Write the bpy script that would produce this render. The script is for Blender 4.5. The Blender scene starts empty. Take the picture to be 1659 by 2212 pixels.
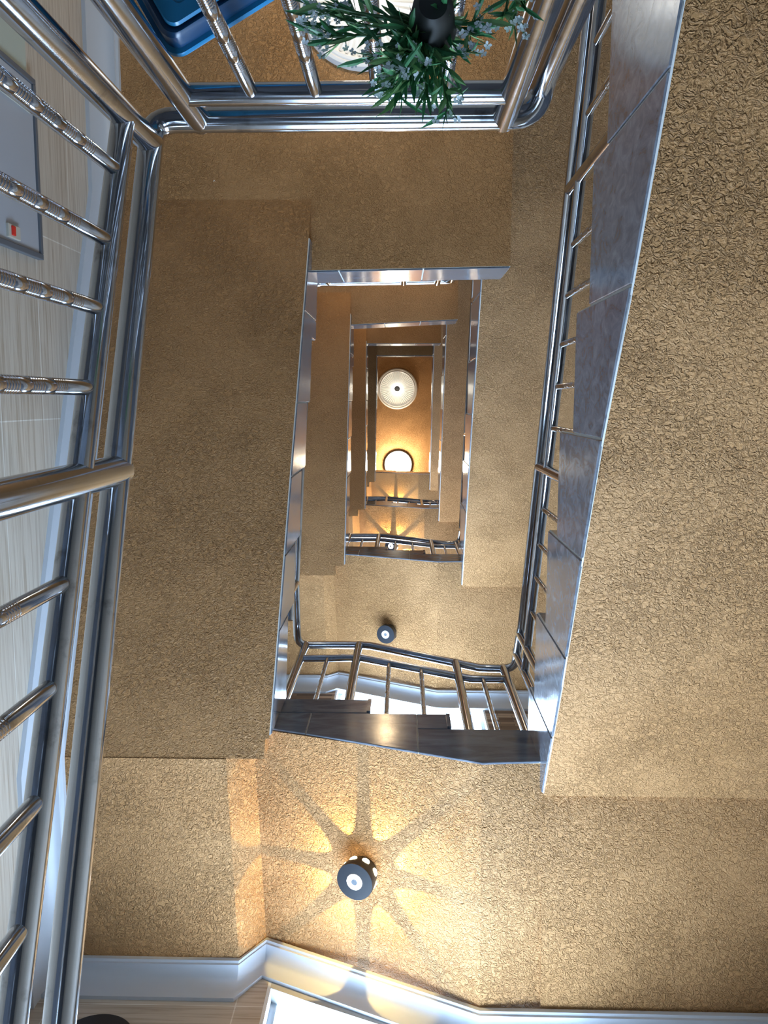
import bpy, bmesh, math, random
from mathutils import Vector, Matrix, noise
random.seed(7)
PI = math.pi
S = bpy.context.scene
COL = S.collection
ZUP = 2.0            # the stairwell floor is z = 0; coordinates below are given from the camera height
H = 2.95             # storey height

# ------------------------------------------------------------------ materials
def new_mat(name):
    m = bpy.data.materials.new(name); m.use_nodes = True
    nt = m.node_tree
    b = nt.nodes['Principled BSDF']
    return m, nt, b

def N(nt, t, **kw):
    n = nt.nodes.new(t)
    for k, v in kw.items():
        if k in n.inputs: n.inputs[k].default_value = v
        else: setattr(n, k, v)
    return n

def L(nt, a, ao, b, bi): nt.links.new(a.outputs[ao], b.inputs[bi])

def simple(name, col, rough=.5, metal=0., spec=.5):
    m, nt, b = new_mat(name)
    b.inputs['Base Color'].default_value = (*col, 1)
    b.inputs['Roughness'].default_value = rough
    b.inputs['Metallic'].default_value = metal
    b.inputs['Specular IOR Level'].default_value = spec
    return m

def emit(name, col, strength, base=(.9, .9, .9)):
    m, nt, b = new_mat(name)
    b.inputs['Base Color'].default_value = (*base, 1)
    b.inputs['Emission Color'].default_value = (*col, 1)
    b.inputs['Emission Strength'].default_value = strength
    return m

def stucco(name, col, col2):
    m, nt, b = new_mat(name)
    g = N(nt, 'ShaderNodeNewGeometry')
    # trowelled knock-down texture: worm-like ridges, stronger in patches
    n1 = N(nt, 'ShaderNodeTexNoise', Scale=68., Detail=2.6, Roughness=.55, Distortion=1.1)
    n2 = N(nt, 'ShaderNodeTexNoise', Scale=165., Detail=2.5, Roughness=.55, Distortion=.5)
    n3 = N(nt, 'ShaderNodeTexNoise', Scale=3.2, Detail=3., Roughness=.6)
    for n in (n1, n2, n3): L(nt, g, 'Position', n, 'Vector')
    r1 = N(nt, 'ShaderNodeValToRGB')
    e = r1.color_ramp.elements
    e[0].position = .42; e[0].color = (0, 0, 0, 1); e[1].position = .66; e[1].color = (.62, .62, .62, 1)
    k = e.new(.535); k.color = (1, 1, 1, 1)
    L(nt, n1, 'Fac', r1, 'Fac')
    mask = N(nt, 'ShaderNodeMapRange'); mask.inputs['From Min'].default_value = .38; mask.inputs['From Max'].default_value = .62
    mask.inputs['To Min'].default_value = .5; mask.inputs['To Max'].default_value = 1.
    L(nt, n3, 'Fac', mask, 'Value')
    mul = N(nt, 'ShaderNodeMath', operation='MULTIPLY'); L(nt, r1, 'Color', mul, 0); L(nt, mask, 'Result', mul, 1)
    sc = N(nt, 'ShaderNodeMath', operation='MULTIPLY_ADD'); sc.inputs[1].default_value = .5
    L(nt, n2, 'Fac', sc, 0); L(nt, mul, 'Value', sc, 2)
    bp = N(nt, 'ShaderNodeBump', Strength=.95, Distance=.008)
    L(nt, sc, 'Value', bp, 'Height'); L(nt, bp, 'Normal', b, 'Normal')
    mix = N(nt, 'ShaderNodeMix', data_type='RGBA')
    mix.inputs['A'].default_value = (*col, 1); mix.inputs['B'].default_value = (*col2, 1)
    n4 = N(nt, 'ShaderNodeTexNoise', Scale=1.6, Detail=4., Roughness=.65); L(nt, g, 'Position', n4, 'Vector')
    mr = N(nt, 'ShaderNodeMapRange'); mr.inputs['From Min'].default_value = .35; mr.inputs['From Max'].default_value = .65
    L(nt, n4, 'Fac', mr, 'Value'); L(nt, mr, 'Result', mix, 'Factor')
    # chips of white filler showing through here and there
    vo = N(nt, 'ShaderNodeTexNoise', Scale=9., Detail=5., Roughness=.7); L(nt, g, 'Position', vo, 'Vector')
    ch = N(nt, 'ShaderNodeMapRange'); ch.inputs['From Min'].default_value = .745; ch.inputs['From Max'].default_value = .755
    L(nt, vo, 'Fac', ch, 'Value')
    mx2 = N(nt, 'ShaderNodeMix', data_type='RGBA'); mx2.inputs['B'].default_value = (.75, .74, .72, 1)
    L(nt, mix, 'Result', mx2, 'A'); L(nt, ch, 'Result', mx2, 'Factor')
    L(nt, mx2, 'Result', b, 'Base Color')
    b.inputs['Roughness'].default_value = .62
    b.inputs['Specular IOR Level'].default_value = .35
    return m

def slate(name, c1, c2, rough):
    m, nt, b = new_mat(name)
    g = N(nt, 'ShaderNodeNewGeometry')
    mp = N(nt, 'ShaderNodeMapping'); mp.inputs['Rotation'].default_value = (.5, .3, .6); mp.inputs['Scale'].default_value = (3, 14, 9)
    L(nt, g, 'Position', mp, 'Vector')
    n = N(nt, 'ShaderNodeTexNoise', Scale=1.6, Detail=7., Roughness=.62, Distortion=1.4); L(nt, mp, 'Vector', n, 'Vector')
    r = N(nt, 'ShaderNodeValToRGB'); e = r.color_ramp.elements
    e[0].position = .3; e[0].color = (*c1, 1); e[1].position = .72; e[1].color = (*c2, 1)
    L(nt, n, 'Fac', r, 'Fac'); L(nt, r, 'Color', b, 'Base Color')
    rr = N(nt, 'ShaderNodeMapRange'); rr.inputs['To Min'].default_value = rough - .05; rr.inputs['To Max'].default_value = rough + .1
    L(nt, n, 'Fac', rr, 'Value'); L(nt, rr, 'Result', b, 'Roughness')
    b.inputs['Specular IOR Level'].default_value = .45
    bp = N(nt, 'ShaderNodeBump', Strength=.15, Distance=.002); L(nt, n, 'Fac', bp, 'Height'); L(nt, bp, 'Normal', b, 'Normal')
    return m

def wood_tile(name, ax):
    """pale wood-look wall tiles; grain runs along the wall. ax: 1 = the wall runs along Y, 0 = along X"""
    m, nt, b = new_mat(name)
    g = N(nt, 'ShaderNodeNewGeometry')
    sp = N(nt, 'ShaderNodeSeparateXYZ'); L(nt, g, 'Position', sp, 'Vector')
    cb = N(nt, 'ShaderNodeCombineXYZ'); L(nt, sp, 'XYZ'[ax], cb, 'X'); L(nt, sp, 'Z', cb, 'Y')
    mp = N(nt, 'ShaderNodeMapping'); mp.inputs['Location'].default_value = (.53, .27, 0); L(nt, cb, 'Vector', mp, 'Vector')
    br = N(nt, 'ShaderNodeTexBrick'); br.offset = 0.
    for k, v in dict(Scale=1.).items(): br.inputs[k].default_value = v
    br.inputs['Mortar Size'].default_value = .0022; br.inputs['Brick Width'].default_value = .6; br.inputs['Row Height'].default_value = .3
    br.inputs['Color1'].default_value = (.50, .44, .375, 1); br.inputs['Color2'].default_value = (.58, .52, .45, 1); br.inputs['Mortar'].default_value = (.7, .68, .64, 1)
    L(nt, mp, 'Vector', br, 'Vector')
    m2 = N(nt, 'ShaderNodeMapping'); m2.inputs['Scale'].default_value = (1.3, 34, 1); L(nt, cb, 'Vector', m2, 'Vector')
    n = N(nt, 'ShaderNodeTexNoise', Scale=2.2, Detail=5., Roughness=.6, Distortion=.5); L(nt, m2, 'Vector', n, 'Vector')
    r = N(nt, 'ShaderNodeValToRGB'); e = r.color_ramp.elements
    e[0].position = .34; e[0].color = (.62, .55, .48, 1); e[1].position = .56; e[1].color = (1, 1, 1, 1)
    L(nt, n, 'Fac', r, 'Fac')
    mx = N(nt, 'ShaderNodeMix', data_type='RGBA', blend_type='MULTIPLY'); mx.inputs['Factor'].default_value = .85
    L(nt, br, 'Color', mx, 'A'); L(nt, r, 'Color', mx, 'B'); L(nt, mx, 'Result', b, 'Base Color')
    b.inputs['Roughness'].default_value = .38
    return m

def strip_cladding(name):
    m, nt, b = new_mat(name)
    g = N(nt, 'ShaderNodeNewGeometry')
    sp = N(nt, 'ShaderNodeSeparateXYZ'); L(nt, g, 'Position', sp, 'Vector')
    cb = N(nt, 'ShaderNodeCombineXYZ'); L(nt, sp, 'X', cb, 'X'); L(nt, sp, 'Z', cb, 'Y')
    br = N(nt, 'ShaderNodeTexBrick'); br.offset = .37
    br.inputs['Scale'].default_value = 1.; br.inputs['Mortar Size'].default_value = .0015
    br.inputs['Brick Width'].default_value = .23; br.inputs['Row Height'].default_value = .035
    br.inputs['Color1'].default_value = (.10, .055, .035, 1); br.inputs['Color2'].default_value = (.50, .38, .28, 1); br.inputs['Mortar'].default_value = (.05, .035, .03, 1)
    L(nt, cb, 'Vector', br, 'Vector'); L(nt, br, 'Color', b, 'Base Color')
    b.inputs['Roughness'].default_value = .5
    return m

def steel(name):
    m, nt, b = new_mat(name)
    g = N(nt, 'ShaderNodeNewGeometry')
    n = N(nt, 'ShaderNodeTexNoise', Scale=14., Detail=5., Roughness=.65); L(nt, g, 'Position', n, 'Vector')
    r = N(nt, 'ShaderNodeValToRGB'); e = r.color_ramp.elements
    e[0].position = .27; e[0].color = (.22, .215, .215, 1); e[1].position = .42; e[1].color = (.47, .48, .51, 1)
    L(nt, n, 'Fac', r, 'Fac'); L(nt, r, 'Color', b, 'Base Color')
    b.inputs['Metallic'].default_value = 1.
    rr = N(nt, 'ShaderNodeMapRange'); rr.inputs['To Min'].default_value = .17; rr.inputs['To Max'].default_value = .07
    L(nt, n, 'Fac', rr, 'Value'); L(nt, rr, 'Result', b, 'Roughness')
    return m

M = {}
M['stucco'] = stucco('mustard knockdown stucco', (.488, .263, .110), (.405, .208, .078))
M['slate'] = slate('grey polished slate tile', (.085, .097, .125), (.215, .245, .30), .11)
M['grout'] = simple('pale tile grout', (.68, .68, .67), .8)
M['tile_y'] = wood_tile('pale wood grain wall tile', 1)
M['tile_x'] = wood_tile('taupe wood grain wall tile', 0)
M['strip'] = strip_cladding('brown strip cladding')
M['steel'] = steel('polished stainless tube')
M['white'] = simple('white gloss paint', (.52, .56, .63), .38)
M['plaster'] = simple('white moulded plaster', (.80, .80, .82), .5)
M['concrete'] = simple('rough grey render', (.38, .38, .37), .85)
M['floor'] = slate('dark slate floor tile', (.05, .055, .065), (.10, .11, .13), .25)
M['alu'] = simple('grey aluminium', (.30, .32, .35), .4, .6)
M['upvc'] = simple('white window frame', (.75, .78, .82), .35)
M['pane'] = emit('daylit frosted pane', (.54, .755, 1.0), 23.)
M['pane_low'] = emit('dim daylit pane', (.52, .74, 1.0), 4.5)
M['pane_up'] = emit('daylit upper pane', (.66, .82, 1.0), 11.)
M['fill_glass'] = emit('fill light door glass', (.5, .72, 1.0), .8)  # glowing glass of the added door, weak fill from below
M['black'] = simple('matt black metal', (.012, .014, .02), .38)
M['ring_on'] = emit('lit lamp ring', (1., .93, .85), 9.)
M['ring_off'] = simple('white lamp ring', (.85, .86, .9), .4)
M['hole_on'] = emit('lit lamp lens', (1., .80, .45), 14.)
M['globe'] = emit('lit globe', (1., .97, .88), 12.)
M['globe_soft'] = emit('softly lit globe', (1., .99, .95), 2.2)
M['globe_warm'] = emit('lit warm diffuser', (1., .93, .78), 9.)
M['glow'] = emit('lit ceiling rose dish', (1., .99, .78), .22)
M['blue'] = simple('blue plastic', (.015, .20, .42), .30)
M['navy'] = simple('navy plastic', (.008, .05, .13), .3)
M['panel'] = simple('grey painted steel', (.36, .38, .43), .45)
M['darkmetal'] = simple('dark grey metal edge', (.10, .11, .13), .5)
M['red'] = simple('red plastic', (.62, .03, .02), .4)
M['cream'] = simple('cream plastic', (.45, .42, .36), .5)
M['palegreen'] = simple('pale green board', (.42, .47, .42), .3)
M['pot'] = simple('black plastic pot', (.008, .010, .010), .5)
M['leaf'] = simple('dark green plastic leaf', (.028, .15, .055), .42)
M['leaf2'] = simple('pale edged plastic leaf', (.20, .40, .16), .45)
M['petal'] = simple('white plastic petal', (.68, .76, .82), .5)
M['stem'] = simple('green plastic stem', (.03, .10, .03), .5)
M['orange'] = simple('orange red paint', (.55, .10, .02), .5)

def plate_mat():
    m, nt, b = new_mat('black and tan patterned glaze')
    g = N(nt, 'ShaderNodeNewGeometry')
    v = N(nt, 'ShaderNodeTexNoise', Scale=17., Detail=3., Distortion=2.5); L(nt, g, 'Position', v, 'Vector')
    r = N(nt, 'ShaderNodeValToRGB'); e = r.color_ramp.elements
    e[0].position = .49; e[0].color = (.012, .012, .014, 1); e[1].position = .51; e[1].color = (.58, .38, .17, 1)
    L(nt, v, 'Fac', r, 'Fac'); L(nt, r, 'Color', b, 'Base Color'); b.inputs['Roughness'].default_value = .25
    return m
M['plate'] = plate_mat()

# ------------------------------------------------------------------ object helpers
def put(name, verts, faces, mat, parent=None, smooth=False, mats=None, fmat=None, origin=None, recalc=True):
    """ONE mesh object; vertices in stairwell coordinates"""
    if parent is not None: og = Vector(parent['_o'])
    else:
        if origin is None:
            xs, ys, zs = zip(*[tuple(v) for v in verts])
            origin = ((min(xs)+max(xs))/2, (min(ys)+max(ys))/2, min(zs))
        og = Vector(origin)
    me = bpy.data.meshes.new(name)
    me.from_pydata([tuple(Vector(v) - og) for v in verts], [], faces)
    if recalc:
        bm = bmesh.new(); bm.from_mesh(me)
        bmesh.ops.recalc_face_normals(bm, faces=bm.faces); bm.to_mesh(me); bm.free()
    for mm in (mats or [mat]): me.materials.append(mm)
    if fmat:
        for p, i in zip(me.polygons, fmat): p.material_index = i
    if smooth:
        for p in me.polygons: p.use_smooth = True
        try: me.set_sharp_from_angle(angle=math.radians(40))
        except Exception: pass
    o = bpy.data.objects.new(name, me); COL.objects.link(o)
    if parent is not None: o.parent = parent
    else: o.location = og
    o['_o'] = list(og)
    return o

def tag(o, label=None, cat=None, group=None, kind=None):
    if label: o['label'] = label
    if cat: o['category'] = cat
    if group: o['group'] = group
    if kind: o['kind'] = kind
    return o

def thing(name, label, cat, loc, group=None):
    o = bpy.data.objects.new(name, None); COL.objects.link(o)
    o.location = loc; o.empty_display_size = .1; o['_o'] = list(loc)
    return tag(o, label, cat, group)

class MB:
    def __init__(s): s.v = []; s.f = []; s.m = []
    def add(s, v, f, mi=0):
        k = len(s.v); s.v += [tuple(x) for x in v]; s.f += [tuple(i + k for i in q) for q in f]; s.m += [mi]*len(f)
    def box(s, a, b, mi=0):
        (x0, y0, z0), (x1, y1, z1) = a, b
        s.add([(x0,y0,z0),(x1,y0,z0),(x1,y1,z0),(x0,y1,z0),(x0,y0,z1),(x1,y0,z1),(x1,y1,z1),(x0,y1,z1)],
              [(0,3,2,1),(4,5,6,7),(0,1,5,4),(1,2,6,5),(2,3,7,6),(3,0,4,7)], mi)
    def prism(s, a, b, mi=0, mcap=None, medge=None):
        """two corresponding loops of points joined into a solid"""
        n = len(a); k = len(s.v); s.v += [tuple(x) for x in a] + [tuple(x) for x in b]
        s.f += [tuple(k+i for i in range(n)), tuple(k+n+i for i in reversed(range(n)))]
        s.m += [mcap if mcap is not None else mi]*2
        for i in range(n):
            j = (i+1) % n; s.f.append((k+i, k+j, k+n+j, k+n+i)); s.m.append(medge[i] if medge else mi)
    def tube(s, pts, r, n=18, cap=True, mi=0):
        pts = [Vector(p) for p in pts]; k0 = len(s.v); rings = []
        rr = r if isinstance(r, (list, tuple)) else [r]*len(pts)
        t0 = (pts[1]-pts[0]).normalized()
        up = Vector((0, 0, 1)) if abs(t0.z) < .9 else Vector((1, 0, 0))
        u = t0.cross(up).normalized()
        for i, p in enumerate(pts):
            a = (p - pts[i-1]).normalized() if i else None
            b = (pts[i+1] - p).normalized() if i < len(pts)-1 else None
            t = (a + b).normalized() if (a is not None and b is not None) else (a if b is None else b)
            u = (u - t*u.dot(t)).normalized(); w = t.cross(u)
            # mitre: keep the tube's radius on the bisecting plane
            ring = []
            for q in range(n):
                c = math.cos(2*PI*q/n); d = math.sin(2*PI*q/n)
                off = u*c*rr[i] + w*d*rr[i]
                if a is not None and b is not None:
                    ax = (b - a)
                    if ax.length > 1e-5:
                        axn = ax.normalized(); co = max(.5, a.dot(t))
                        off = off + axn*off.dot(axn)*(1/co - 1)
                ring.append(p + off)
            rings.append(ring)
        for ring in rings: s.v += [tuple(x) for x in ring]
        for i in range(len(pts)-1):
            for q in range(n):
                q2 = (q+1) % n
                s.f.append((k0+i*n+q, k0+i*n+q2, k0+(i+1)*n+q2, k0+(i+1)*n+q)); s.m.append(mi)
        if cap:
            s.f.append(tuple(k0+q for q in reversed(range(n)))); s.f.append(tuple(k0+(len(pts)-1)*n+q for q in range(n))); s.m += [mi, mi]
    def lathe(s, prof, c, axis, n=40, mi=0):
        """prof: (radius, height along axis) pairs"""
        axis = Vector(axis).normalized(); c = Vector(c)
        u = axis.orthogonal().normalized(); w = axis.cross(u); k0 = len(s.v)
        for r, h in prof:
            for q in range(n):
                a = 2*PI*q/n; s.v.append(tuple(c + axis*h + u*math.cos(a)*r + w*math.sin(a)*r))
        for i in range(len(prof)-1):
            for q in range(n):
                q2 = (q+1) % n
                s.f.append((k0+i*n+q, k0+i*n+q2, k0+(i+1)*n+q2, k0+(i+1)*n+q)); s.m.append(mi)
        s.f.append(tuple(k0+q for q in range(n))); s.f.append(tuple(k0+(len(prof)-1)*n+q for q in range(n))); s.m += [mi, mi]
    def put(s, name, mat, parent=None, smooth=False, mats=None, origin=None):
        return put(name, s.v, s.f, mat, parent, smooth, mats, s.m if mats else None, origin)

def bevel(o, w=.004, seg=2):
    md = o.modifiers.new('edge', 'BEVEL'); md.width = w; md.segments = seg; md.limit_method = 'ANGLE'; md.angle_limit = .6
    return o

XL, XR, YB, YT = -1.19, 1.22, 1.95, -2.9     # wall faces
ZTOP = 15.3
def glow(root, off, energy, col, r=.05):
    ld = bpy.data.lights.new('lamp_light', 'POINT'); ld.energy = energy; ld.color = col; ld.shadow_soft_size = r; ld.specular_factor = .04
    lo = bpy.data.objects.new('lamp_light', ld); COL.objects.link(lo); lo.location = off; lo.parent = root

# ------------------------------------------------------------------ flights and landings
def lerp_path(path, s):
    for (a, za), (b, zb) in zip(path, path[1:]):
        if s <= b: return za + (zb-za)*(s-a)/(b-a)
    return path[-1][1]

def fascia(root, P, top, bottom, joints, side):
    """P(s, z, d): point on the well face, d proud of it. top: step outline [(s,z)...], bottom: path. Tiles between the joints."""
    s0, s1 = joints[0], joints[-1]
    def outline(a, b, gap):
        t = [(s, z) for s, z in top if a < s < b]
        def tz(s, right):
            # height of the step outline just inside the tile
            e = 1e-4 if right else -1e-4
            for (p, za), (q, zb) in zip(top, top[1:]):
                if p <= s+e <= q and q-p > 1e-6: return za + (zb-za)*(s+e-p)/(q-p)
            return top[0][1] if s <= top[0][0] else top[-1][1]
        lo = [(a+gap, lerp_path(bottom, a+gap))] + [(s, z) for s, z in bottom if a+gap < s < b-gap] + [(b-gap, lerp_path(bottom, b-gap))]
        hi = [(a+gap, tz(a+gap, True))] + [q for q in t if a+gap < q[0] < b-gap] + [(b-gap, tz(b-gap, False))]
        return lo + hi[::-1]
    lp = outline(s0, s1, 0)
    m = MB(); m.prism([P(s, z, .0) for s, z in lp], [P(s, z, .004) for s, z in lp])
    tag(m.put('grout', M['grout'], root), 'pale grout lines between slate tiles')
    for a, b in zip(joints, joints[1:]):
        lp = outline(a, b, .003)
        m = MB(); m.prism([P(s, z + (.001 if i < 1 else 0), .0) for i, (s, z) in enumerate(lp)], [P(s, z, .008) for s, z in lp])
        bevel(m.put('fascia_tile', M['slate'], root), .0018, 1)

def steps(riser, z0):
    """riser: list of (s, z_after); returns the step outline"""
    out = []; z = z0
    for s, zn in riser: out += [(s, z), (s, zn)]; z = zn
    return out

ORD = ['ground floor', 'first', 'second', 'third', 'top']
def right_flight(k, xi, label, full=True, group='slate edged stair flights'):
    dz = H*k
    ris = [(-2.35, 1.06), (-2.05, 1.20), (-1.75, 1.34), (-1.45, 1.48), (-1.15, 1.63), (-.84, 1.915), (-.537, 2.042), (-.217, 2.183), (.084, 2.362), (.38, 2.505), (.673, 2.678), (.957, 2.79)]
    ris[4] = (-1.15, 1.77)
    top = [(-2.6, .90+dz)] + steps([(s, z+dz) for s, z in ris], .90+dz) + [(1.20, 2.79+dz)]
    bot = [(-2.6, .45), (-.62, 1.442), (-.2, 1.69), (.1, 1.885), (.4, 2.05), (.77, 2.245), (1.20, 2.495)]
    bot = [(s, z+dz) for s, z in bot]
    root = thing('stair_flight', label, 'stairs', ((xi+XR)/2, -.7, .45+dz), group)
    loop = top + bot[::-1]; nt_ = len(top)
    me = [1]*(nt_-1) + [0]*(len(loop)-nt_+1)
    m = MB(); m.prism([(xi, s, z) for s, z in loop], [(XR-.003, s, z) for s, z in loop], 0, 0, me)
    m.put('flight_slab', None, root, mats=[M['stucco'], M['slate']])
    J = [-2.6] + [s for s, z in ris] + [1.19]
    fascia(root, lambda s, z, d: (xi-d, s, z), top, bot, J, -1)
    return root

def left_flight(k, x0, sk, label, topz=3.82, group='slate edged stair flights'):
    dz = H*k
    X = lambda s: x0 + sk*s
    ris = [(-.51, 3.82), (-.25, 3.72), (.013, 3.575), (.275, 3.475), (.54, 3.345), (.78, 3.21), (1.045, 3.05)]
    # going towards +Y the treads step down
    out = [(-.78, topz+dz), (-.51, topz+dz), (-.51, 3.74+dz)]
    seq = [(-.25, 3.585), (.013, 3.475), (.275, 3.35), (.54, 3.205), (.78, 3.05)]
    z = 3.74
    for s, zn in seq: out += [(s, z+dz), (s, zn+dz)]; z = zn
    out += [(1.11, 3.05+dz)]
    bot = [(-.78, 3.5+dz), (1.11, 2.692+dz)]
    root = thing('stair_flight', label, 'stairs', ((XL+x0)/2, .15, 2.665+dz), group)
    loop = out + bot[::-1]
    me = [1]*(len(out)-1) + [0]*3
    m = MB(); m.prism([(XL+.003, s, z) for s, z in loop], [(X(s), s, z) for s, z in loop], 0, 0, me)
    m.box((XL+.003, 1.1101, 2.668+dz), (-.447, 1.17, 3.05+dz))
    k8 = len(m.v) - 8
    for i in (0, 1): m.v[k8+i] = (m.v[k8+i][0], m.v[k8+i][1], 2.692+dz)
    m.put('flight_slab', None, root, mats=[M['stucco'], M['slate']])
    # the fascia skips the part already inside the landing slab
    fo = [(-.594, 3.74+dz)] + [q for q in out if q[0] > -.512][1:]
    fo = [(-.62, 3.74+dz), (-.51, 3.74+dz)] + out[3:]
    fascia(root, lambda s, z, d: (X(s)+d, s, z), fo, [(-.62, lerp_path(bot, -.62)), (1.11, 2.692+dz)], [-.62, -.33, .013, .275, .54, .78, 1.10], 1)
    return root

def back_flight(k, yf, sx, label, lift=0., group='slate edged stair flights'):
    """the short flight of two steps along the back wall"""
    dz = H*k
    f = lambda x: x*sx
    ys = yf
    root = thing('stair_flight', label, 'stairs', (0, (yf+YB)/2, 2.5+dz), group)
    top = [(-.47, 3.05), (-.12, 3.05), (-.12, 2.915), (.16, 2.915), (.16, 2.775), (.44, 2.775)]
    bot = [(-.54, 2.665+lift), (-.465, 2.78+lift*.3), (-.1, 2.645), (.25, 2.51), (.44, 2.525)]
    loop = [(f(x), z+dz) for x, z in ([(-.54, 3.05)] + top)] + [(f(x), z+dz) for x, z in bot[::-1]]
    me = [1]*6 + [0]*(len(loop)-6)
    m = MB()
    m.prism([(x - (.035 if x < -.4*sx and z < 2.9+dz else 0), 1.171 if x < -.53*sx else yf, z) for x, z in loop], [(x, YB-.002, z - (.065 if (x > .2 and z < 2.6+dz) else 0)) for x, z in loop], 0, 0, me)
    m.put('flight_slab', None, root, mats=[M['stucco'], M['slate']])
    # well face: an upper row of riser tiles over a lower row that follows the slope
    g = MB(); lp = [(f(x), z+dz) for x, z in top] + [(f(x), z+dz) for x, z in [(.44, 2.525), (.25, 2.512), (-.1, 2.645), (-.465, 2.78), (-.50, 2.785)]]
    g.prism([(x, yf, z) for x, z in lp], [(x, yf-.004, z) for x, z in lp])
    tag(g.put('grout', M['grout'], root), 'pale grout lines between slate tiles')
    def zb(x): return lerp_path([(-.505, 2.79), (-.465, 2.778), (-.1, 2.643), (.25, 2.508), (.44, 2.525)], x)
    tiles = [
        [(-.455, 2.915), (-.465, 3.05), (-.12, 3.05), (-.12, 2.918)],
        [(-.505, 2.785), (-.47, 2.90), (-.317, 2.911), (-.317, zb(-.317))],
        [(-.314, zb(-.314)), (-.314, 2.911), (.054, 2.911), (.054, zb(.054)), (-.1, zb(-.1))],
        [(.057, 2.778), (.057, 2.911), (.16, 2.911), (.16, 2.778)],
        [(.057, zb(.057)), (.057, 2.774), (.44, 2.774), (.437, 2.525), (.25, 2.508)]]
    for t in tiles:
        m = MB(); m.prism([(f(x), yf, z+dz) for x, z in t], [(f(x), yf-.008, z+dz) for x, z in t])
        bevel(m.put('fascia_tile', M['slate'], root), .0018, 1)
    # white edging on the two step noses
    for x, z in ((-.12, 2.985), (.16, 2.848)):
        m = MB(); m.box((f(x)-.002, yf-.012, z-.06+dz), (f(x)+.012, YB, z+.062+dz)); m.put('riser_tile', M['slate'], root)
    return root

def slab(label, plan, z0, z1, group, front=None, cats='landing'):
    xs = [p[0] for p in plan]; ys = [p[1] for p in plan]
    root = thing('stair_landing', label, cats, ((min(xs)+max(xs))/2, (min(ys)+max(ys))/2, z0), group)
    m = MB(); n = len(plan)
    m.prism([(x, y, z0) for x, y in plan], [(x, y, z1) for x, y in plan], 0)
    m.m[1] = 1
    m.put('landing_slab', None, root, mats=[M['stucco'], M['slate']])
    if front:
        a, b, J = front; a = Vector((*a, 0)); b = Vector((*b, 0)); d = (b-a); nrm = Vector((d.y, -d.x, 0)).normalized()
        if nrm.y < 0: nrm = -nrm
        def P(t, z, e): q = a + d*t + nrm*e; return (q.x, q.y, z)
        g = MB(); g.prism([P(t, z, 0) for t, z in ((0, z0), (1, z0), (1, z1), (0, z1))], [P(t, z, .004) for t, z in ((0, z0), (1, z0), (1, z1), (0, z1))])
        tag(g.put('grout', M['grout'], root), 'pale grout lines between slate tiles')
        for p, q in zip(J, J[1:]):
            t = MB(); lp = ((p+.003, z0), (q-.003, z0), (q-.003, z1), (p+.003, z1))
            t.prism([P(s, z, 0) for s, z in lp], [P(s, z, .008) for s, z in lp])
            bevel(t.put('fascia_tile', M['slate'], root), .0018, 1)
    return root

GF = 'stair flights around the well'
GL = 'landings around the well'
# storey by storey going up (T = the far landing, at the top of the photo)
T_edge = {0: ((-.44, -.515), (.42, -.525)), 1: ((-.378, -.508), (.422, -.526)), 2: ((-.405, -.547), (.40, -.588)), 3: ((-.415, -.60), (.405, -.603)), 4: ((-.375, -.62), (.435, -.62))}
lab_T = {0: 'lowest landing behind the nearest steel railing, below the blue tub',
         1: 'landing with a long grey slate edge just above the well, largest yellow underside',
         2: 'second landing edge up the well, framed inside the wide slate edged one',
         3: 'third landing edge up the well, a thin pale line above the ceiling rose',
         4: 'topmost landing edge of the well, bordering the orange ceiling'}
T_edge[0] = ((-.53, -.60), (.38, -.60))
for k in range(5):
    a, b = T_edge[k]; dz = H*(k-1)
    z0, z1 = 3.5+dz, 3.82+dz
    plan = [(XL+.003, YT+.003), (XR-.003, YT+.003), (XR-.003, -2.45), (b[0], -2.45), b, a, (a[0], -.775), (XL+.003, -.775)]
    slab(lab_T[k], plan, z0, z1, GL, (a, b, [0, .15, .57, 1] if k == 1 else [0, .33, .66, 1]))
lab_R = ['nearest stair flight on the right, with a wide stepped slate edge and rough yellow underside',
         'second stair flight up on the right, behind the right-hand steel railing',
         'third stair flight up on the right, a narrow strip beside the small second landing',
         'topmost stair flight on the right, thin strip beside the orange ceiling']
lab_L = ['stair flight under the nearest steel railing on the left',
         'large stair flight on the left with a yellow underside, nearest of those seen from below',
         'second stair flight up on the left, behind the blue-grey slate edge',
         'third stair flight up on the left, orange-brown narrow underside',
         'topmost stair flight on the left, dark strip beside the ceiling rose']
lab_B = ['short flight with dark slate edge and a lit black lamp below it',
         'short flight of the storey above, carrying the unlit black lamp',
         'short flight third from below, bearing a fan of warm light beams',
         'topmost short flight, bearing a small fan of light beams under the white ceiling disc']
xr = [.438, .393, .366, .368]
for k in range(4): right_flight(k, xr[k], lab_R[k], group=GF)
xl = {0: (-.45, 0), 1: (-.3933, -.0367), 2: (-.388, 0), 3: (-.392, .012), 4: (-.374, 0)}
for k in range(5): left_flight(k-1, xl[k][0], xl[k][1], lab_L[k], group=GF)
yb = [1.11, 1.045, 1.07, .985]; sxs = [1., .93, .88, .85]
for k in range(4): back_flight(k, yb[k], sxs[k], lab_B[k], lift=.06 if k == 1 else 0, group=GF)
slab('lowest quarter landing, at the foot of the nearest left flight', [(XL+.003, 1.171), (-.52, 1.171), (-.52, YB-.003), (XL+.003, YB-.003)], -2., .10, GL)
corner_names = ['beside the lit black lamp', 'one storey above the lit black lamp', 'two storeys above the lit black lamp', 'at the top of the well']
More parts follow.
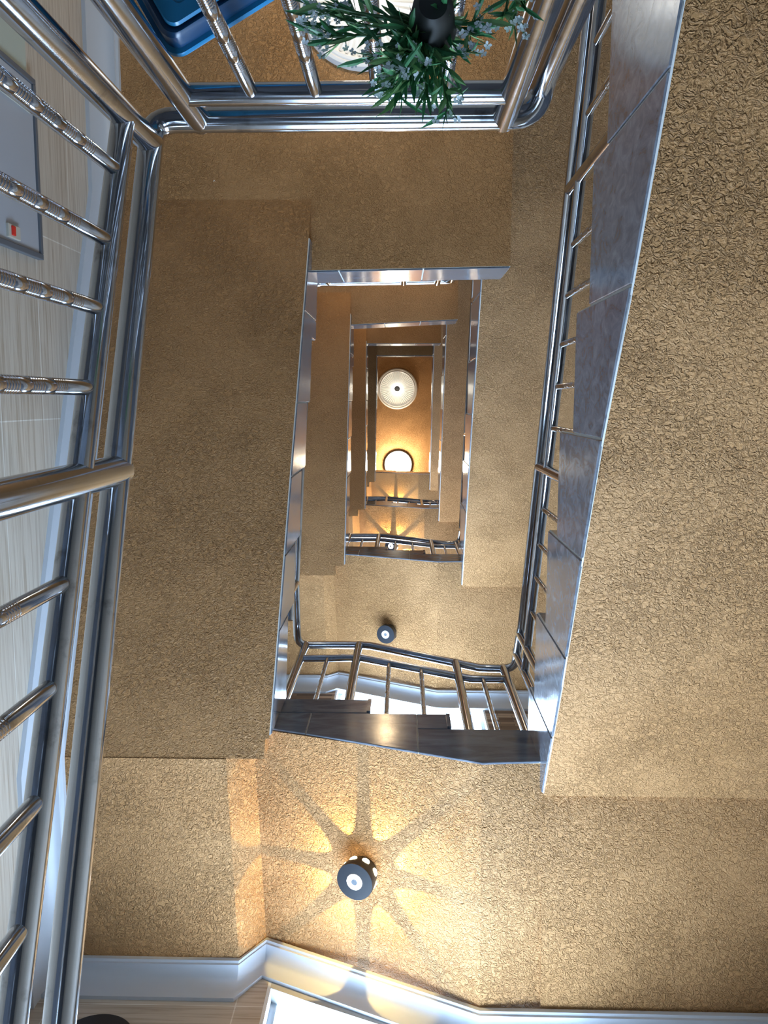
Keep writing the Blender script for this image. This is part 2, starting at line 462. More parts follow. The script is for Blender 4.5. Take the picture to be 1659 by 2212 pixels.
for k in range(4):
    dz = H*k
    zc = 2.665+dz+(.06 if k == 1 else 0)
    lroot = thing('stair_landing', 'quarter landing in the left back corner, ' + corner_names[k], 'landing', (-.85, 1.5, zc), GL)
    lp = [(1.171, zc), (YB, zc), (YB, 3.05+dz), (1.171, 3.05+dz)]
    xe = lambda y: (-.575 + .035*(y-1.11)/(YB-1.11))*sxs[k]
    m = MB(); m.prism([(XL+.002, y, z) for y, z in lp], [(xe(y), y, z) for y, z in lp], 0)
    m.put('landing_slab', M['stucco'], lroot)
    xin = .44*sxs[k]
    root = thing('stair_landing', 'quarter landing in the right back corner, ' + corner_names[k], 'landing', ((xin+XR)/2, 1.5, 2.45+dz), GL)
    m = MB(); m.prism([(x, y, z+dz) for x, y, z in ((xin, yb[k], 2.53), (XR-.002, yb[k], 2.53), (XR-.002, YB, 2.445), (xin, YB, 2.445))],
                      [(x, y, 2.775+dz) for x, y in ((xin, yb[k]), (XR-.002, yb[k]), (XR-.002, YB), (xin, YB))], 0)
    # the corner under the right flight drops to its soffit
    m.put('landing_slab', M['stucco'], root)

# ------------------------------------------------------------------ room shell
def struct(name, mb, mat, mats=None): return tag(mb.put(name, mat, mats=mats), kind='structure')
m = MB(); m.box((XL-.15, YT-.15, -2.12), (XR+.15, YB+.2, -2.0)); struct('floor', m, M['floor'])
m = MB(); m.box((XL-.15, YT-.15, ZTOP), (XR+.15, YB+.2, ZTOP+.15)); struct('ceiling', m, M['stucco'])
m = MB(); m.box((XL-.12, YT-.12, -2.), (XL, YB+.16, ZTOP)); struct('wall_left', m, M['tile_y'])
m = MB(); m.box((XR, YT-.12, -2.), (XR+.12, YB+.16, ZTOP)); struct('wall_right', m, M['tile_y'])
# far wall with an added, unseen doorway at the ground floor for fill light
m = MB()
dx0, dx1, dzt = -.75, .35, .25
m.box((XL, YT-.12, -2.), (dx0, YT, dzt)); m.box((dx1, YT-.12, -2.), (XR, YT, dzt)); m.box((XL, YT-.12, dzt), (XR, YT, ZTOP))
struct('wall_front', m, M['tile_x'])
# back wall: a window bay on every storey
WX0, WX1 = -.44, .53
def win_z(k): return (H*(k-1) + .95, H*(k-1) + 2.72)
m = MB()
zprev = -2.
for k in range(5):
    z0, z1 = win_z(k)
    mi = 0 if k <= 1 else 1
    if k == 4: z1 = min(z1, ZTOP-.3)
    m.box((XL, YB, zprev), (XR, YB+.16, z0), mi)
    m.box((XL, YB, z0), (WX0, YB+.16, z1), mi); m.box((WX1, YB, z0), (XR, YB+.16, z1), mi)
    zprev = z1
m.box((XL, YB, zprev), (XR, YB+.16, ZTOP), 1)
struct('wall_back', m, None, [M['tile_x'], M['strip']])
for k in range(5):
    z0, z1 = win_z(k)
    if k == 4: z1 = min(z1, ZTOP-.3)
    root = tag(thing('window_%d' % (k+1), None, None, ((WX0+WX1)/2, YB+.1, z0)), kind='structure')
    f = MB(); t = .035
    y0, y1 = YB+.05, YB+.10
    f.box((WX0, y0, z0), (WX0+t, y1, z1)); f.box((WX1-t, y0, z0), (WX1, y1, z1))
    f.box((WX0+t, y0, z0), (WX1-t, y1, z0+t)); f.box((WX0+t, y0, z1-t), (WX1-t, y1, z1))
    bevel(f.put('window_frame', M['alu'], root), .004)
    f = MB(); f.box((WX0, YB+.001, z0), (WX0+.012, y0, z1)); f.box((WX1-.012, YB+.001, z0), (WX1, y0, z1))
    f.put('reveal', M['upvc'], root)
    p = MB(); p.box((WX0+t, y0+.02, z0+t), (WX1-t, y0+.028, z1-t)); p.put('pane', M['pane_low' if k == 0 else 'pane' if k < 3 else 'pane_up'], root)
# rough render left above the near window head
root = tag(thing('fill_door_1', None, None, ((dx0+dx1)/2, YT-.06, -2.)), kind='structure')  # added door out of view, its glass glows as fill light
f = MB(); f.box((dx0, YT-.1, -2.), (dx0+.06, YT-.02, dzt)); f.box((dx1-.06, YT-.1, -2.), (dx1, YT-.02, dzt)); f.box((dx0+.06, YT-.1, dzt-.06), (dx1-.06, YT-.02, dzt))
f.put('fill_door_frame', M['alu'], root)
p = MB(); p.box((dx0+.06, YT-.07, -1.99), (dx1-.06, YT-.06, dzt-.06)); p.put('pane', M['fill_glass'], root)

# cornices: a cove profile swept along the junction of wall and soffit
def cornice(name, path, prof, place):
    v = []; f = []; n = len(prof)
    for p in path: v += [place(p, a, b) for a, b in prof]
    for i in range(len(path)-1):
        for q in range(n):
            q2 = (q+1) % n; f.append((i*n+q, i*n+q2, (i+1)*n+q2, (i+1)*n+q))
    f += [tuple(range(n)), tuple((len(path)-1)*n+q for q in range(n))]
    return tag(put(name, v, f, M['white'], smooth=True), kind='structure')
def cove(w, h):
    pts = [(-.02, 0), (w, 0), (w, -.13*h), (w*.90, -.16*h), (w*.88, -.22*h)]
    for i in range(1, 7):
        a = i/7*PI/2; pts.append((w*.88 - w*.70*math.sin(a)*.98, -.22*h - .58*h*(1-math.cos(a))))
    pts += [(w*.17, -.82*h), (w*.17, -h), (-.02, -h)]
    return pts
def bpath(k, lift=0):
    dz = H*k; sx = sxs[k]
    return [(XL+.001, 2.665+dz+lift), (-.54*sx, 2.665+dz+lift), (-.465*sx, 2.78+dz+lift*.3), (.25*sx, 2.447+dz), (XR, 2.445+dz)]
cornice('trim_1', bpath(0), cove(.075, .115), lambda p, a, b: (p[0], YB - a, p[1] + b))
cornice('trim_2', bpath(1, .06), cove(.075, .17), lambda p, a, b: (p[0], YB - a, p[1] + b))
cornice('trim_3', [(YT, 3.5), (-.78, 3.5), (1.17, 2.665), (YB, 2.665)], cove(.085, .165), lambda p, a, b: (XL + a, p[0], p[1] + b))
# strip of bare render under the near cornice at the window head
m = MB(); hd = [(-.43, 2.655), (-.30, 2.595), (.0, 2.47), (.25, 2.36), (.53, 2.355)]
for (a, za), (b, zb) in zip(hd, hd[1:]):
    m.prism([(a, YB+.0, za-.035), (b, YB+.0, zb-.035), (b, YB+.0, zb), (a, YB+.0, za)], [(a, YB+.05, za-.035), (b, YB+.05, zb-.035), (b, YB+.05, zb), (a, YB+.05, za)])
struct('trim_4', m, M['concrete'])

# ------------------------------------------------------------------ railings
def arc(p0, pc, p1, n=6):
    p0, pc, p1 = Vector(p0), Vector(pc), Vector(p1)
    return [tuple((1-t)**2*p0 + 2*t*(1-t)*pc + t*t*p1) for t in [i/n for i in range(n+1)]]
def rail_part(root, name, pts, r, n=20):
    m = MB(); m.tube(pts, r, n); return m.put(name, M['steel'], root, smooth=True)
def baluster(root, x, y, ztop, zbot, r, rings=True, n=16):
    """turned tube with groups of engraved rings"""
    m = MB()
    if rings:
        pts = [(x, y, zbot)]; rr = [r]; L_ = ztop-zbot
        def group(z, cnt, step):
            for i in range(cnt):
                zz = z + i*step
                for d, q in ((0, 1.), (step*.2, .955), (step*.4, .955), (step*.6, 1.)): pts.append((x, y, zz+d)); rr.append(r*q)
        zz = zbot + .06
        while zz + .062 < ztop - .075:
            group(zz, 6, .0078); zz += .078
        pts.append((x, y, ztop)); rr.append(r)
        # straight vertical: no mitring needed
        m.tube(pts, rr, n)
    else: m.tube([(x, y, zbot), (x, y, ztop)], r, n)
    return m.put('baluster', M['steel'], root, smooth=True)

# --- nearest railing: up the lowest left flight and round onto the landing
rn = thing('stair_railing', 'nearest stainless steel railing, along the left edge and across the top of the photo', 'railing', (-.5, .3, .1), 'stainless railings of the well')
zt = lambda y: 1.541 - .4376*y
zs = lambda y: 1.365 - .455*y
rail_part(rn, 'handrail', [(-.5, 1.05, zt(1.05)), (-.5, -.50, zt(-.50))], .0245, 24)
cn = [(-.5, -.50, zt(-.50))] + arc((-.5, -.515, 1.772), (-.5, -.549, 1.782), (-.455, -.549, 1.78)) 
rail_part(rn, 'handrail', cn + [(.185, -.553, 1.78)] + arc((.205, -.553, 1.78), (.262, -.553, 1.782), (.264, -.598, 1.755), 8) + arc((.264, -.603, 1.73), (.264, -.605, 1.70), (.264, -.605, 1.66), 3)[1:] + [(.264, -.605, .86)], .0245, 24)
rail_part(rn, 'mid_rail', [(-.5, 1.05, zs(1.05)), (-.5, -.485, zs(-.485))], .0205, 22)
rail_part(rn, 'mid_rail', [(-.405, -.55, 1.64), (.195, -.552, 1.64)], .0205, 22)
rail_part(rn, 'post', [(-.5, -.50, zt(-.5)-.002), (-.5, -.50, .86)], .0245, 22)
rail_part(rn, 'post', [(-.408, -.55, 1.795), (-.408, -.55, .86)], .0245, 22)
rail_part(rn, 'post', [(.196, -.552, 1.795), (.196, -.552, .86)], .0245, 22)
rail_part(rn, 'post', [(-.5, .125, zt(.125)+.015), (-.5, .125, .46)], .0265, 22)
rail_part(rn, 'post', [(-.5, 1.0, zt(1.0)), (-.5, 1.0, .08)], .0245, 22)
def tread0(y):
    for yy, z in ((.78, .10), (.54, .255), (.275, .40), (.013, .525), (-.25, .635)):
        if y > yy: return z
    return .79
for y in (-.393, -.265, -.147, -.017, .271, .409, .55, .696, .835): baluster(rn, -.5, y, zs(y)-.004, tread0(y)-.03, .0125)
for x in (-.278, -.161, -.049, .072): baluster(rn, x, -.551, 1.637, .86, .0125)

# --- railing of each storey above: right flight, back flight, left flight, far landing
def storey_railing(k, label, sx, dyb, detail=True):
    dz = H*k
    root = thing('stair_railing', label, 'railing', (0, .3, 1.9+dz), 'stainless railings of the well')
    X = .5*(xr[k]/.438) if k else .5
    yr = yb[k] + .07
    def tz(y): return 2.475 + (y+1.07)*.5 + dz
    xb = X
    pts = [(X, -2.3, tz(-2.3)), (X, .93, 3.475+dz), (X, 1.0, 3.54+dz)] + arc((X, yr-.06, 3.62+dz), (X, yr, 3.675+dz), (X-.06, yr, 3.68+dz))
    pts += [(.35*sx, yr, 3.685+dz), (-.15*sx, yr, 4.015+dz), (-.21*sx, yr, 4.025+dz)]
    xc = -.50 if k == 0 else -.47
    pts += arc((xc+.05, yr, 4.02+dz), (xc, yr, 4.01+dz), (xc, yr-.06, 3.99+dz), 5)
    lz = lambda y: 3.98 + .505*(.80-y) + dz
    pts += [(xc, .86, lz(.86)), (xc, -.45, lz(-.45))]
    yt = T_edge[k+1][0][1] - .11
    pts += arc((xc, yt+.06, 4.67+dz), (xc, yt, 4.70+dz), (xc+.06, yt, 4.70+dz), 5)
    xe = .235
    pts += [(xe-.04, yt-.012, 4.70+dz)] + arc((xe-.02, yt-.012, 4.70+dz), (xe+.02, yt-.012, 4.70+dz), (xe+.02, yt-.012, 4.64+dz), 5) + [(xe+.02, yt-.012, 3.80+dz)]
    rail_part(root, 'handrail', pts, .0185, 18)
    sz = lambda y: 2.36 + (y+1.017)*.4745 + dz
    rail_part(root, 'mid_rail', [(X, -2.3, sz(-2.3)), (X, .82, sz(.82)), (X, 1.09, 3.36+dz)], .0165, 16)
    rail_part(root, 'mid_rail', [(.45*sx, yr, 3.535+dz), (.30*sx, yr, 3.535+dz), (-.19*sx, yr, 3.815+dz), (-.46*sx, yr, 3.80+dz)], .0165, 16)
    rail_part(root, 'mid_rail', [(xc, .98, lz(.98)-.17), (xc, -.42, lz(-.42)-.17)], .0165, 16)
    rail_part(root, 'mid_rail', [(xc+.06, yt, 4.54+dz), (xe, yt-.012, 4.54+dz)], .0165, 16)
    def tr(y):
        z = 1.06
        for s, q in ((-2.05, 1.2), (-1.75, 1.34), (-1.45, 1.48), (-1.15, 1.77), (-.84, 1.915), (-.537, 2.042), (-.217, 2.183), (.084, 2.362), (.38, 2.505), (.673, 2.678), (.957, 2.79)):
            if y > s: z = q
        return z - .02 + dz
    for y in (-2.2, -1.40, -.628, .241, .975, 1.089): rail_part(root, 'post', [(X, y, (tz(y) if y < .95 else (3.53 if y < 1.05 else 3.64)+dz)), (X, y, tr(y))], .0185, 16)
    for y in (-2.05, -1.9, -1.75, -1.6, -1.25, -1.09, -.928, -.773, -.454, -.315, -.173, -.043, .093, .383, .52, .653, .803): baluster(root, X, y, sz(y), tr(y), .0095, detail, 12)
    for x, zb_, zt_ in ((-.462, 3.03, 4.02), (-.205, 3.03, 4.025), (.246, 2.76, 3.76), (.452, 2.76, 3.69)): rail_part(root, 'post', [(x*sx, yr, zt_+dz), (x*sx, yr, zb_+dz)], .0195, 16)
    for x, zb_, zt_ in ((-.338, 3.03, 3.805), (-.055, 2.9, 3.735), (.088, 2.9, 3.655), (.348, 2.76, 3.535)): baluster(root, x*sx, yr, zt_+dz, zb_+dz, .0095, detail, 12)
    def tl(y):
        for yy, z in ((.78, 3.05), (.54, 3.205), (.275, 3.35), (.013, 3.475), (-.25, 3.585)):
            if y > yy: return z - .02 + dz
        return 3.72 + dz
    for y in (.86, .30, -.38): rail_part(root, 'post', [(xc, y, lz(y)), (xc, y, tl(y))], .0185, 16)
    for y in (.74, .60, .45, .15, .02, -.11, -.24): baluster(root, xc, y, lz(y)-.17, tl(y), .0095, False, 12)
    for x in (xc+.10, 0., xe-.055): rail_part(root, 'post', [(x, yt-.003, 4.70+dz), (x, yt-.003, 3.80+dz)], .0185, 16)
    for x in (-.30, -.2, -.1, .1): baluster(root, x, yt-.005, 4.54+dz, 3.80+dz, .0095, False, 12)
    return root
storey_railing(0, 'stainless steel railing along the nearest right flight and over the dark slate steps', 1., 0)
storey_railing(1, 'small stainless steel railing one storey up, over the upper dark slate edge', .93, 0, False)
storey_railing(2, 'tiny stainless steel railing two storeys up, in front of the small light beams', .88, 0, False)

# ------------------------------------------------------------------ lamps
def puck_lamp(c, nrm, label, lit, r=.0625, power=1.2, rot=0.):
    nrm = Vector(nrm).normalized(); c = Vector(c)
    root = thing('spotlight_puck', label, 'lamp', tuple(c), 'round black lamps under the short flights')
    b = MB(); b.lathe([(r*.80, -.012), (r*.80, 0.), (r*.86, .012), (r*.97, .040), (r, .058), (r, .068)], c, nrm, 48)
    hs = b.put('housing', M['black'], root, smooth=True)
    d = MB(); d.lathe([(r*.99, .066), (r*1.0, .070), (r*.985, .0745), (r*.44, .0745)], c, nrm, 56); fd = d.put('face_disc', M['black'], root, smooth=True)
    g = MB(); g.lathe([(r*.42, .0735), (r*.42, .0765), (r*.17, .0765), (r*.17, .0735)], c, nrm, 40); g.put('light_ring', M['ring_on'] if lit else M['ring_off'], fd, smooth=True)
    g = MB(); g.lathe([(r*.17, .0735), (r*.17, .0772), (r*.08, .0772)], c, nrm, 24); g.put('centre_button', M['darkmetal'], fd, smooth=True)
    u = nrm.orthogonal().normalized()
    u = (Vector((1, 0, 0)) - nrm*nrm.x).normalized(); w = nrm.cross(u)
    for i in range(8):
        a = rot + (i+.5)*PI/4
        d_ = u*math.cos(a) + w*math.sin(a)
        g = MB(); g.lathe([(.013, -.004), (.013, .0015), (.010, .004)], c + nrm*.032 + d_*(r*.92), d_, 18); g.put('side_lens', M['hole_on'] if lit else M['black'], hs, smooth=True)
        if lit:
            ld = bpy.data.lights.new('lens_beam', 'SPOT'); ld.energy = power; ld.color = (1., .68, .22)
            ld.spot_size = math.radians(48); ld.spot_blend = .12; ld.shadow_soft_size = .004
            lo = bpy.data.objects.new('lens_beam', ld); COL.objects.link(lo)
            p = c + nrm*.034 + d_*(r*1.08)
            dirv = (d_ - nrm*.10).normalized()
            lo.rotation_euler = dirv.to_track_quat('-Z', 'Y').to_euler(); lo.location = p - c; lo.parent = root
    return root
SL = (-.34, 0, -.94)
def soff(x, k): return 2.645 - .369*(x/sxs[k]+.1) + H*k
puck_lamp((-.121, 1.545, soff(-.121, 0)), SL, 'lit round black lamp throwing eight warm beams, nearest and largest', True, power=6.5)
puck_lamp((-.08, 1.545, soff(-.08, 1)), SL, 'unlit round black lamp with a white ring, above the dark slate steps', False)
puck_lamp((-.086, 1.46, soff(-.086, 2)), SL, 'lit round lamp hidden behind the small upper railing, its fan of beams showing', True, power=9.)
puck_lamp((-.086, 1.44, soff(-.086, 3)), SL, 'topmost lit round lamp, hidden behind the thin upper slate edge', True, power=9.)

def rose(c, R, label, lit_mat, glob_mat, gr, fl=True, name='ceiling_rose_lamp', grp=None):
    root = thing(name, label, 'ceiling light', c, grp)
    d = MB(); dn = Vector((0, 0, -1))
    d.lathe([(R, -.004), (R, .012), (R*.97, .03), (R*.93, .034), (R*.90, .028), (R*.885, .034), (R*.85, .036), (R*.83, .028), (R*.80, .022)], c, dn, 72)
    d.put('moulded_rim', M['plaster'], root, smooth=True)
    n = 96; v = []; f = []
    rings = 10
    for i in range(rings+1):
        rr = R*(.81 - .62*i/rings)
        for q in range(n):
            a = 2*PI*q/n; w = (.010*(1-i/rings) if fl else 0)*(1 if q % 2 else -1)
            v.append((c[0]+rr*math.cos(a), c[1]+rr*math.sin(a), c[2]-.024-.012*i/rings - w*.5))
    for i in range(rings):
        for q in range(n): f.append((i*n+q, i*n+(q+1) % n, (i+1)*n+(q+1) % n, (i+1)*n+q))
    f.append(tuple(rings*n+q for q in range(n)))
    put('fluted_dish', v, f, lit_mat, root)
    g = MB(); g.lathe([(gr, .03), (gr, .06), (gr*.8, .085), (gr*.45, .10), (gr*.1, .105)], c, dn, 36); g.put('lamp_globe', glob_mat, root, smooth=True)
    return root, dn
r1, _ = rose((-.161, -1.50, 3.5), .245, 'white round ceiling rose with a bright lamp, partly behind the hanging plant', M['plaster'], M['globe_soft'], .075)
r2, dn = rose((-.101, -.186, ZTOP), .358, 'white fluted ceiling rose lamp at the very top of the well', M['glow'], M['globe'], .06)
c2 = (-.101, -.186, ZTOP)
g = MB(); g.lathe([(.052, .10), (.052, .125), (.02, .14)], c2, dn, 24); g.put('lamp_holder', M['darkmetal'], r2, smooth=True)
root = thing('ceiling_disc_lamp', 'round glowing ceiling disc lamp, half hidden by the topmost short flight', 'ceiling light', (-.077, 1.15, ZTOP))
g = MB(); g.lathe([(.25, 0), (.25, .03), (.243, .045), (.235, .045)], (-.077, 1.15, ZTOP), (0, 0, -1), 56); g.put('rim', M['darkmetal'], root, smooth=True)
g = MB(); g.lathe([(.236, .02), (.236, .05), (.20, .062), (.105, .068)], (-.077, 1.15, ZTOP), (0, 0, -1), 56); g.put('diffuser', M['globe_warm'], root, smooth=True)
g = MB(); g.lathe([(.10, .06), (.10, .072), (.09, .075)], (-.077, 1.15, ZTOP), (0, 0, -1), 40); g.put('centre_cap', M['ring_on'], root, smooth=True)

ra, _ = rose((-.161, -1.50, 6.45), .245, 'white ceiling rose lamp under the second landing up, behind its slate edge', M['plaster'], M['globe_soft'], .075)
rb, _ = rose((-.161, -1.50, 9.40), .245, 'white ceiling rose lamp under the third landing up, behind its slate edge', M['plaster'], M['globe_soft'], .075)
for q_ in (ra, rb): glow(q_, (0, 0, -.2), 16., (1, .70, .38), .06)
glow(r1, (0, 0, -.45), 7., (1, .90, .70), .06)
glow(r2, (0, 0, -.40), 1.2, (1, .9, .7), .08)
glow(root, (0, 0, -.25), 85., (1, .85, .60), .1)

# ------------------------------------------------------------------ things on the left wall
root = thing('electrical_panel', 'grey electrical panel door with a red switch, set in the tiled left wall', 'electrical panel', (XL+.01, -.72, 2.42))
m = MB(); y0, y1, za, zb_ = -1.0, -.445, 2.40, 2.845
t = .018
m.box((XL, y0, za), (XL+.02, y0+t, zb_)); m.box((XL, y1-t, za), (XL+.02, y1, zb_)); m.box((XL, y0+t, za), (XL+.02, y1-t, za+t)); m.box((XL, y0+t, zb_-t), (XL+.02, y1-t, zb_))
bevel(m.put('panel_frame', M['darkmetal'], root), .002)
m = MB(); m.box((XL, y0+t, za+t), (XL+.014, y1-t, zb_-t)); pd = bevel(m.put('panel_door', M['panel'], root), .003)
m = MB(); m.box((XL+.012, -.515, 2.595), (XL+.022, -.475, 2.675)); bevel(m.put('switch_plate', M['cream'], pd), .002)
m = MB(); m.box((XL+.02, -.51, 2.612), (XL+.027, -.482, 2.634)); bevel(m.put('switch_rocker', M['red'], pd), .002)
root = thing('wall_board', 'pale green board above the grey electrical panel, at the left edge', 'board', (XL+.01, -1.15, 2.45))
m = MB(); m.box((XL, -1.5, 2.45), (XL+.012, -.90, 2.80)); bevel(m.put('board_panel', M['palegreen'], root), .003)
m = MB(); m.box((XL, -.90, 2.45), (XL+.03, -.885, 2.80)); m.put('ledge', M['cream'], root)
# round patterned plate on the back wall
root = thing('wall_plate', 'round black and tan patterned plate hung on the tiled wall, cut by the bottom edge', 'wall plate', (-.93, YB-.01, 2.36))
cc = (-.93, YB, 2.345)
m = MB(); m.lathe([(.118, 0), (.122, .008), (.120, .015), (.114, .015)], cc, (0, -1, 0), 64); m.put('rim', M['black'], root, smooth=True)
m = MB(); m.lathe([(.114, .002), (.114, .0145), (.07, .010), (.01, .009)], cc, (0, -1, 0), 64); m.put('plate_face', M['plate'], root, smooth=True)

# ------------------------------------------------------------------ blue tub behind the railing
zb0, zr0 = 1.528, 1.578
cr = Vector((-.406, -.580, 0)); du = Vector((.80, -.46, 0)).normalized(); dv = Vector((-.46, -.80, 0)).normalized()
def rrect(o, u0, u1, v0, v1, rad, z, n=6):
    out = []
    for cu, cv, a0 in ((u0+rad, v0+rad, PI), (u1-rad, v0+rad, 1.5*PI), (u1-rad, v1-rad, 0), (u0+rad, v1-rad, .5*PI)):
        for i in range(n+1):
            a = a0 + PI/2*i/n; p = o + du*(cu+rad*math.cos(a)) + dv*(cv+rad*math.sin(a)); out.append((p.x, p.y, z))
    return out
root = thing('plastic_tub', 'blue plastic tub with a navy latch, hanging at the railing in the upper left', 'tub', (cr.x+du.x*.2+dv.x*.13, cr.y+du.y*.2+dv.y*.13, zb0))
def loft(loops):
    v = []; f = []; n = len(loops[0])
    for l in loops: v += l
    for i in range(len(loops)-1):
        for q in range(n): f.append((i*n+q, i*n+(q+1) % n, (i+1)*n+(q+1) % n, (i+1)*n+q))
    f += [tuple(range(n)), tuple((len(loops)-1)*n+q for q in range(n))]
    return v, f
W_, D_ = .40, .28
v, f = loft([rrect(cr, .026, W_-.026, .024, D_-.024, .022, zb0+.004), rrect(cr, .018, W_-.018, .016, D_-.016, .024, zb0), rrect(cr, .012, W_-.012, .011, D_-.011, .026, zb0+.006), rrect(cr, .008, W_-.008, .008, D_-.008, .026, zr0)])
put('tub_body', v, f, M['navy'], root, smooth=True)
v, f = loft([rrect(cr, .026, W_-.026, .024, D_-.024, .02, zb0-.001), rrect(cr, .029, W_-.029, .027, D_-.027, .018, zb0-.007), rrect(cr, .055, W_-.055, .05, D_-.05, .012, zb0-.007), rrect(cr, .058, W_-.058, .053, D_-.053, .010, zb0-.004)])
put('base_panel', v, f, M['blue'], root, smooth=True)
v, f = loft([rrect(cr, .008, W_-.008, .008, D_-.008, .027, zr0-.012), rrect(cr, .001, W_-.001, .001, D_-.001, .03, zr0-.012), rrect(cr, .0, W_, .0, D_, .03, zr0-.008), rrect(cr, .0, W_, .0, D_, .031, zr0), rrect(cr, .012, W_-.012, .011, D_-.011, .026, zr0+.002)])
put('rim', v, f, M['blue'], root, smooth=True)
m = MB(); p0 = cr + dv*.045 - du*.018; p1 = cr + dv*.21 - du*.018
m.tube([(p0.x+dv.x*-.004, p0.y-dv.y*.004, zb0+.03), (p0.x, p0.y, zb0+.026), (p1.x, p1.y, zb0+.026)], [.006, .013, .013], 14)
m.put('latch', M['navy'], root, smooth=True)

# ------------------------------------------------------------------ hanging plant on the inside of the nearest railing
def leafy(root_name, label, c, sprays, seed, pot=True, grp='artificial plants on the railing'):
    rnd = random.Random(seed)
    root = thing(root_name, label, 'plant', c, grp)
    c = Vector(c)
    if pot:
        m = MB(); m.lathe([(.018, 0), (.026, .01), (.031, .06), (.034, .065), (.034, .075), (.024, .075)], c, (0, 0, 1), 28); m.put('pot', M['pot'], root, smooth=True)
    st = MB(); lf = MB(); fl = MB()
    def leaf(p, d, ln, wd, mi):
        d = d.normalized(); sd = d.cross(Vector((rnd.uniform(-1, 1), rnd.uniform(-1, 1), rnd.uniform(-1, 1)))).normalized(); nn = d.cross(sd)
        pts = []; cur = rnd.uniform(-.35, .35)
        for t in (0, .3, .65, 1.):
            w = wd*math.sin(PI*min(1, t*.92+.06)); q = p + d*ln*t + nn*cur*ln*t*t
            pts.append((q - sd*w, q + nn*wd*.35*(1 if 0 < t < 1 else 0), q + sd*w))
        v = [x for tr in pts for x in tr]; f = []
        for i in range(3):
            for j in (0, 1): f.append((i*3+j, i*3+j+1, (i+1)*3+j+1, (i+1)*3+j))
        lf.add(v, f, mi)
    def flower(p, s):
        ax = Vector((rnd.uniform(-.5, .5), rnd.uniform(-.5, .5), -1)).normalized(); u = ax.orthogonal().normalized(); w = ax.cross(u)
        for i in range(5):
            a = 2*PI*i/5 + rnd.random(); d = u*math.cos(a)+w*math.sin(a); e = ax.cross(d)
            v = [p, p+d*s*.6+e*s*.38+ax*s*.1, p+d*s+ax*s*.22+e*s*.12, p+d*s-e*s*.12+ax*s*.22, p+d*s*.6-e*s*.38+ax*s*.1]
            fl.add(v, [(0, 1, 2, 3, 4)])
    for (tx, ty, tz), nl, flw in sprays:
        a = c + Vector((rnd.uniform(-.01, .01), rnd.uniform(-.01, .01), .05)); b = Vector((tx, ty, tz))
        mid = (a+b)/2 + Vector((rnd.uniform(-.012, .012), rnd.uniform(-.012, .012), .03))
        P = [(1-t)**2*a + 2*t*(1-t)*mid + t*t*b for t in [i/7 for i in range(8)]]
        st.tube(P, [.0018]*8, 6)
        for i in range(nl):
            t = .22 + .78*i/max(1, nl-1); k = min(6, int(t*7)); q = P[k].lerp(P[k+1], t*7-k)
            d = (P[k+1]-P[k]).normalized() + Vector((rnd.uniform(-1, 1), rnd.uniform(-1, 1), rnd.uniform(-.9, .5)))*.85
            leaf(q, d, rnd.uniform(.026, .052), rnd.uniform(.0026, .0048), 0 if rnd.random() < .55 else 1)
        for i in range(flw):
            q = b + Vector((rnd.uniform(-.018, .018), rnd.uniform(-.018, .018), rnd.uniform(-.016, .016)))
            st.tube([tuple(P[6]), tuple((P[6]+q)/2 + Vector((0, 0, .004))), tuple(q)], [.0007]*3, 5)
            flower(q, rnd.uniform(.0042, .0062))
    st.put('stems', M['stem'], root, smooth=True)
    o = lf.put('leaves', None, root, mats=[M['leaf'], M['leaf2']]); tag(o, kind='stuff')
    o = fl.put('flowers', M['petal'], root); tag(o, kind='stuff')
    return root
rs = random.Random(11)
sp = []
for i in range(19):   # the dense hanging heart of the plant
    sp.append(((rs.uniform(-.035, .065), rs.uniform(-.50, -.405), rs.uniform(1.16, 1.26)), rs.randint(14, 20), rs.choice((0, 3, 5, 6))))
sp += [((.058, -.382, 1.20), 16, 6), ((-.015, -.405, 1.20), 15, 8), ((.03, -.40, 1.21), 16, 4), ((.092, -.475, 1.20), 9, 9), ((.098, -.49, 1.19), 8, 8), ((.085, -.455, 1.20), 8, 7)]
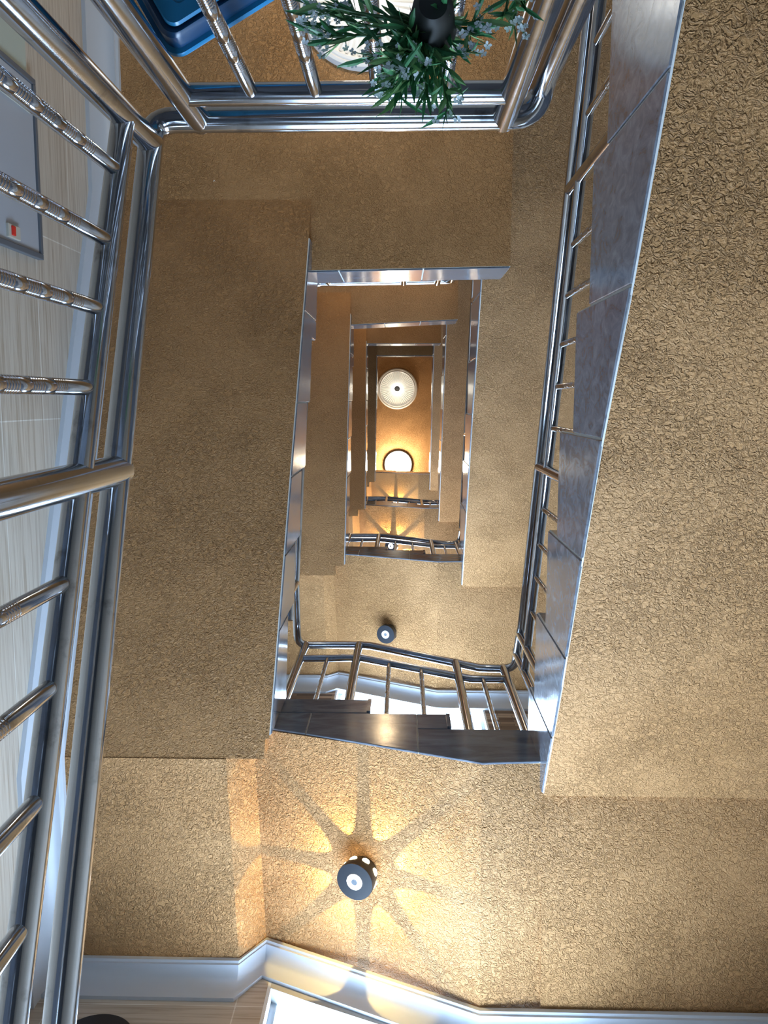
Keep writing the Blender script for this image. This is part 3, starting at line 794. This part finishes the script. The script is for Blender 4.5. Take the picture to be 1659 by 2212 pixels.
for i in range(6):   # lighter sprays trailing off to the left
    sp.append(((rs.uniform(-.135, -.05), rs.uniform(-.525, -.47), rs.uniform(1.18, 1.24)), rs.randint(6, 9), rs.randint(5, 9)))
sp += [((-.052, -.445, 1.20), 9, 8), ((-.115, -.475, 1.2), 10, 6)]
leafy('hanging_plant', 'green artificial plant with tiny white flowers hanging on the upper railing', (.035, -.492, 1.15), sp, 3)
sp2 = [((.142, -.492, 1.20), 12, 8), ((.130, -.50, 1.20), 10, 5), ((.155, -.505, 1.2), 9, 5)]
leafy('hanging_plant', 'small green sprig with pale flowers beside the right post, cut by the top edge', (.150, -.60, 1.16), sp2, 5, False)

# ------------------------------------------------------------------ light: daylight through the window panes, fill from the added door glass, lamps, a little sky
w = bpy.data.worlds.new('sky'); S.world = w; w.use_nodes = True
w.node_tree.nodes['Background'].inputs['Color'].default_value = (.6, .75, 1, 1)
w.node_tree.nodes['Background'].inputs['Strength'].default_value = .6

# ------------------------------------------------------------------ camera in the well, looking up
R = [[0.99976, -0.00351, 0.02182], [0.00632, 0.99146, -0.13025], [-0.02118, 0.13036, 0.99124]]
cam = bpy.data.cameras.new('camera'); co = bpy.data.objects.new('camera', cam); COL.objects.link(co)
mw = Matrix(((R[0][0], -R[1][0], -R[2][0], 0), (R[0][1], -R[1][1], -R[2][1], 0), (R[0][2], -R[1][2], -R[2][2], 0), (0, 0, 0, 1)))
q = mw.to_3x3().to_quaternion(); q.normalize()
co.rotation_euler = q.to_euler(); co.location = (0, 0, 0)
cam.sensor_fit = 'VERTICAL'; cam.sensor_height = 24.; cam.lens = 1850/2212*24.; cam.clip_start = .02
S.camera = co

for o in list(COL.objects):
    if o.parent is None: o.location.z += ZUP
    if '_o' in o: del o['_o']

S.view_settings.view_transform = 'Standard'; S.view_settings.look = 'None'; S.view_settings.gamma = 1
S.view_settings.use_curve_mapping = False; S.view_settings.exposure = .12
S.cycles.max_bounces = 10; S.cycles.diffuse_bounces = 6; S.cycles.glossy_bounces = 5
S.cycles.use_denoising = True
S.cycles.sample_clamp_indirect = 6.
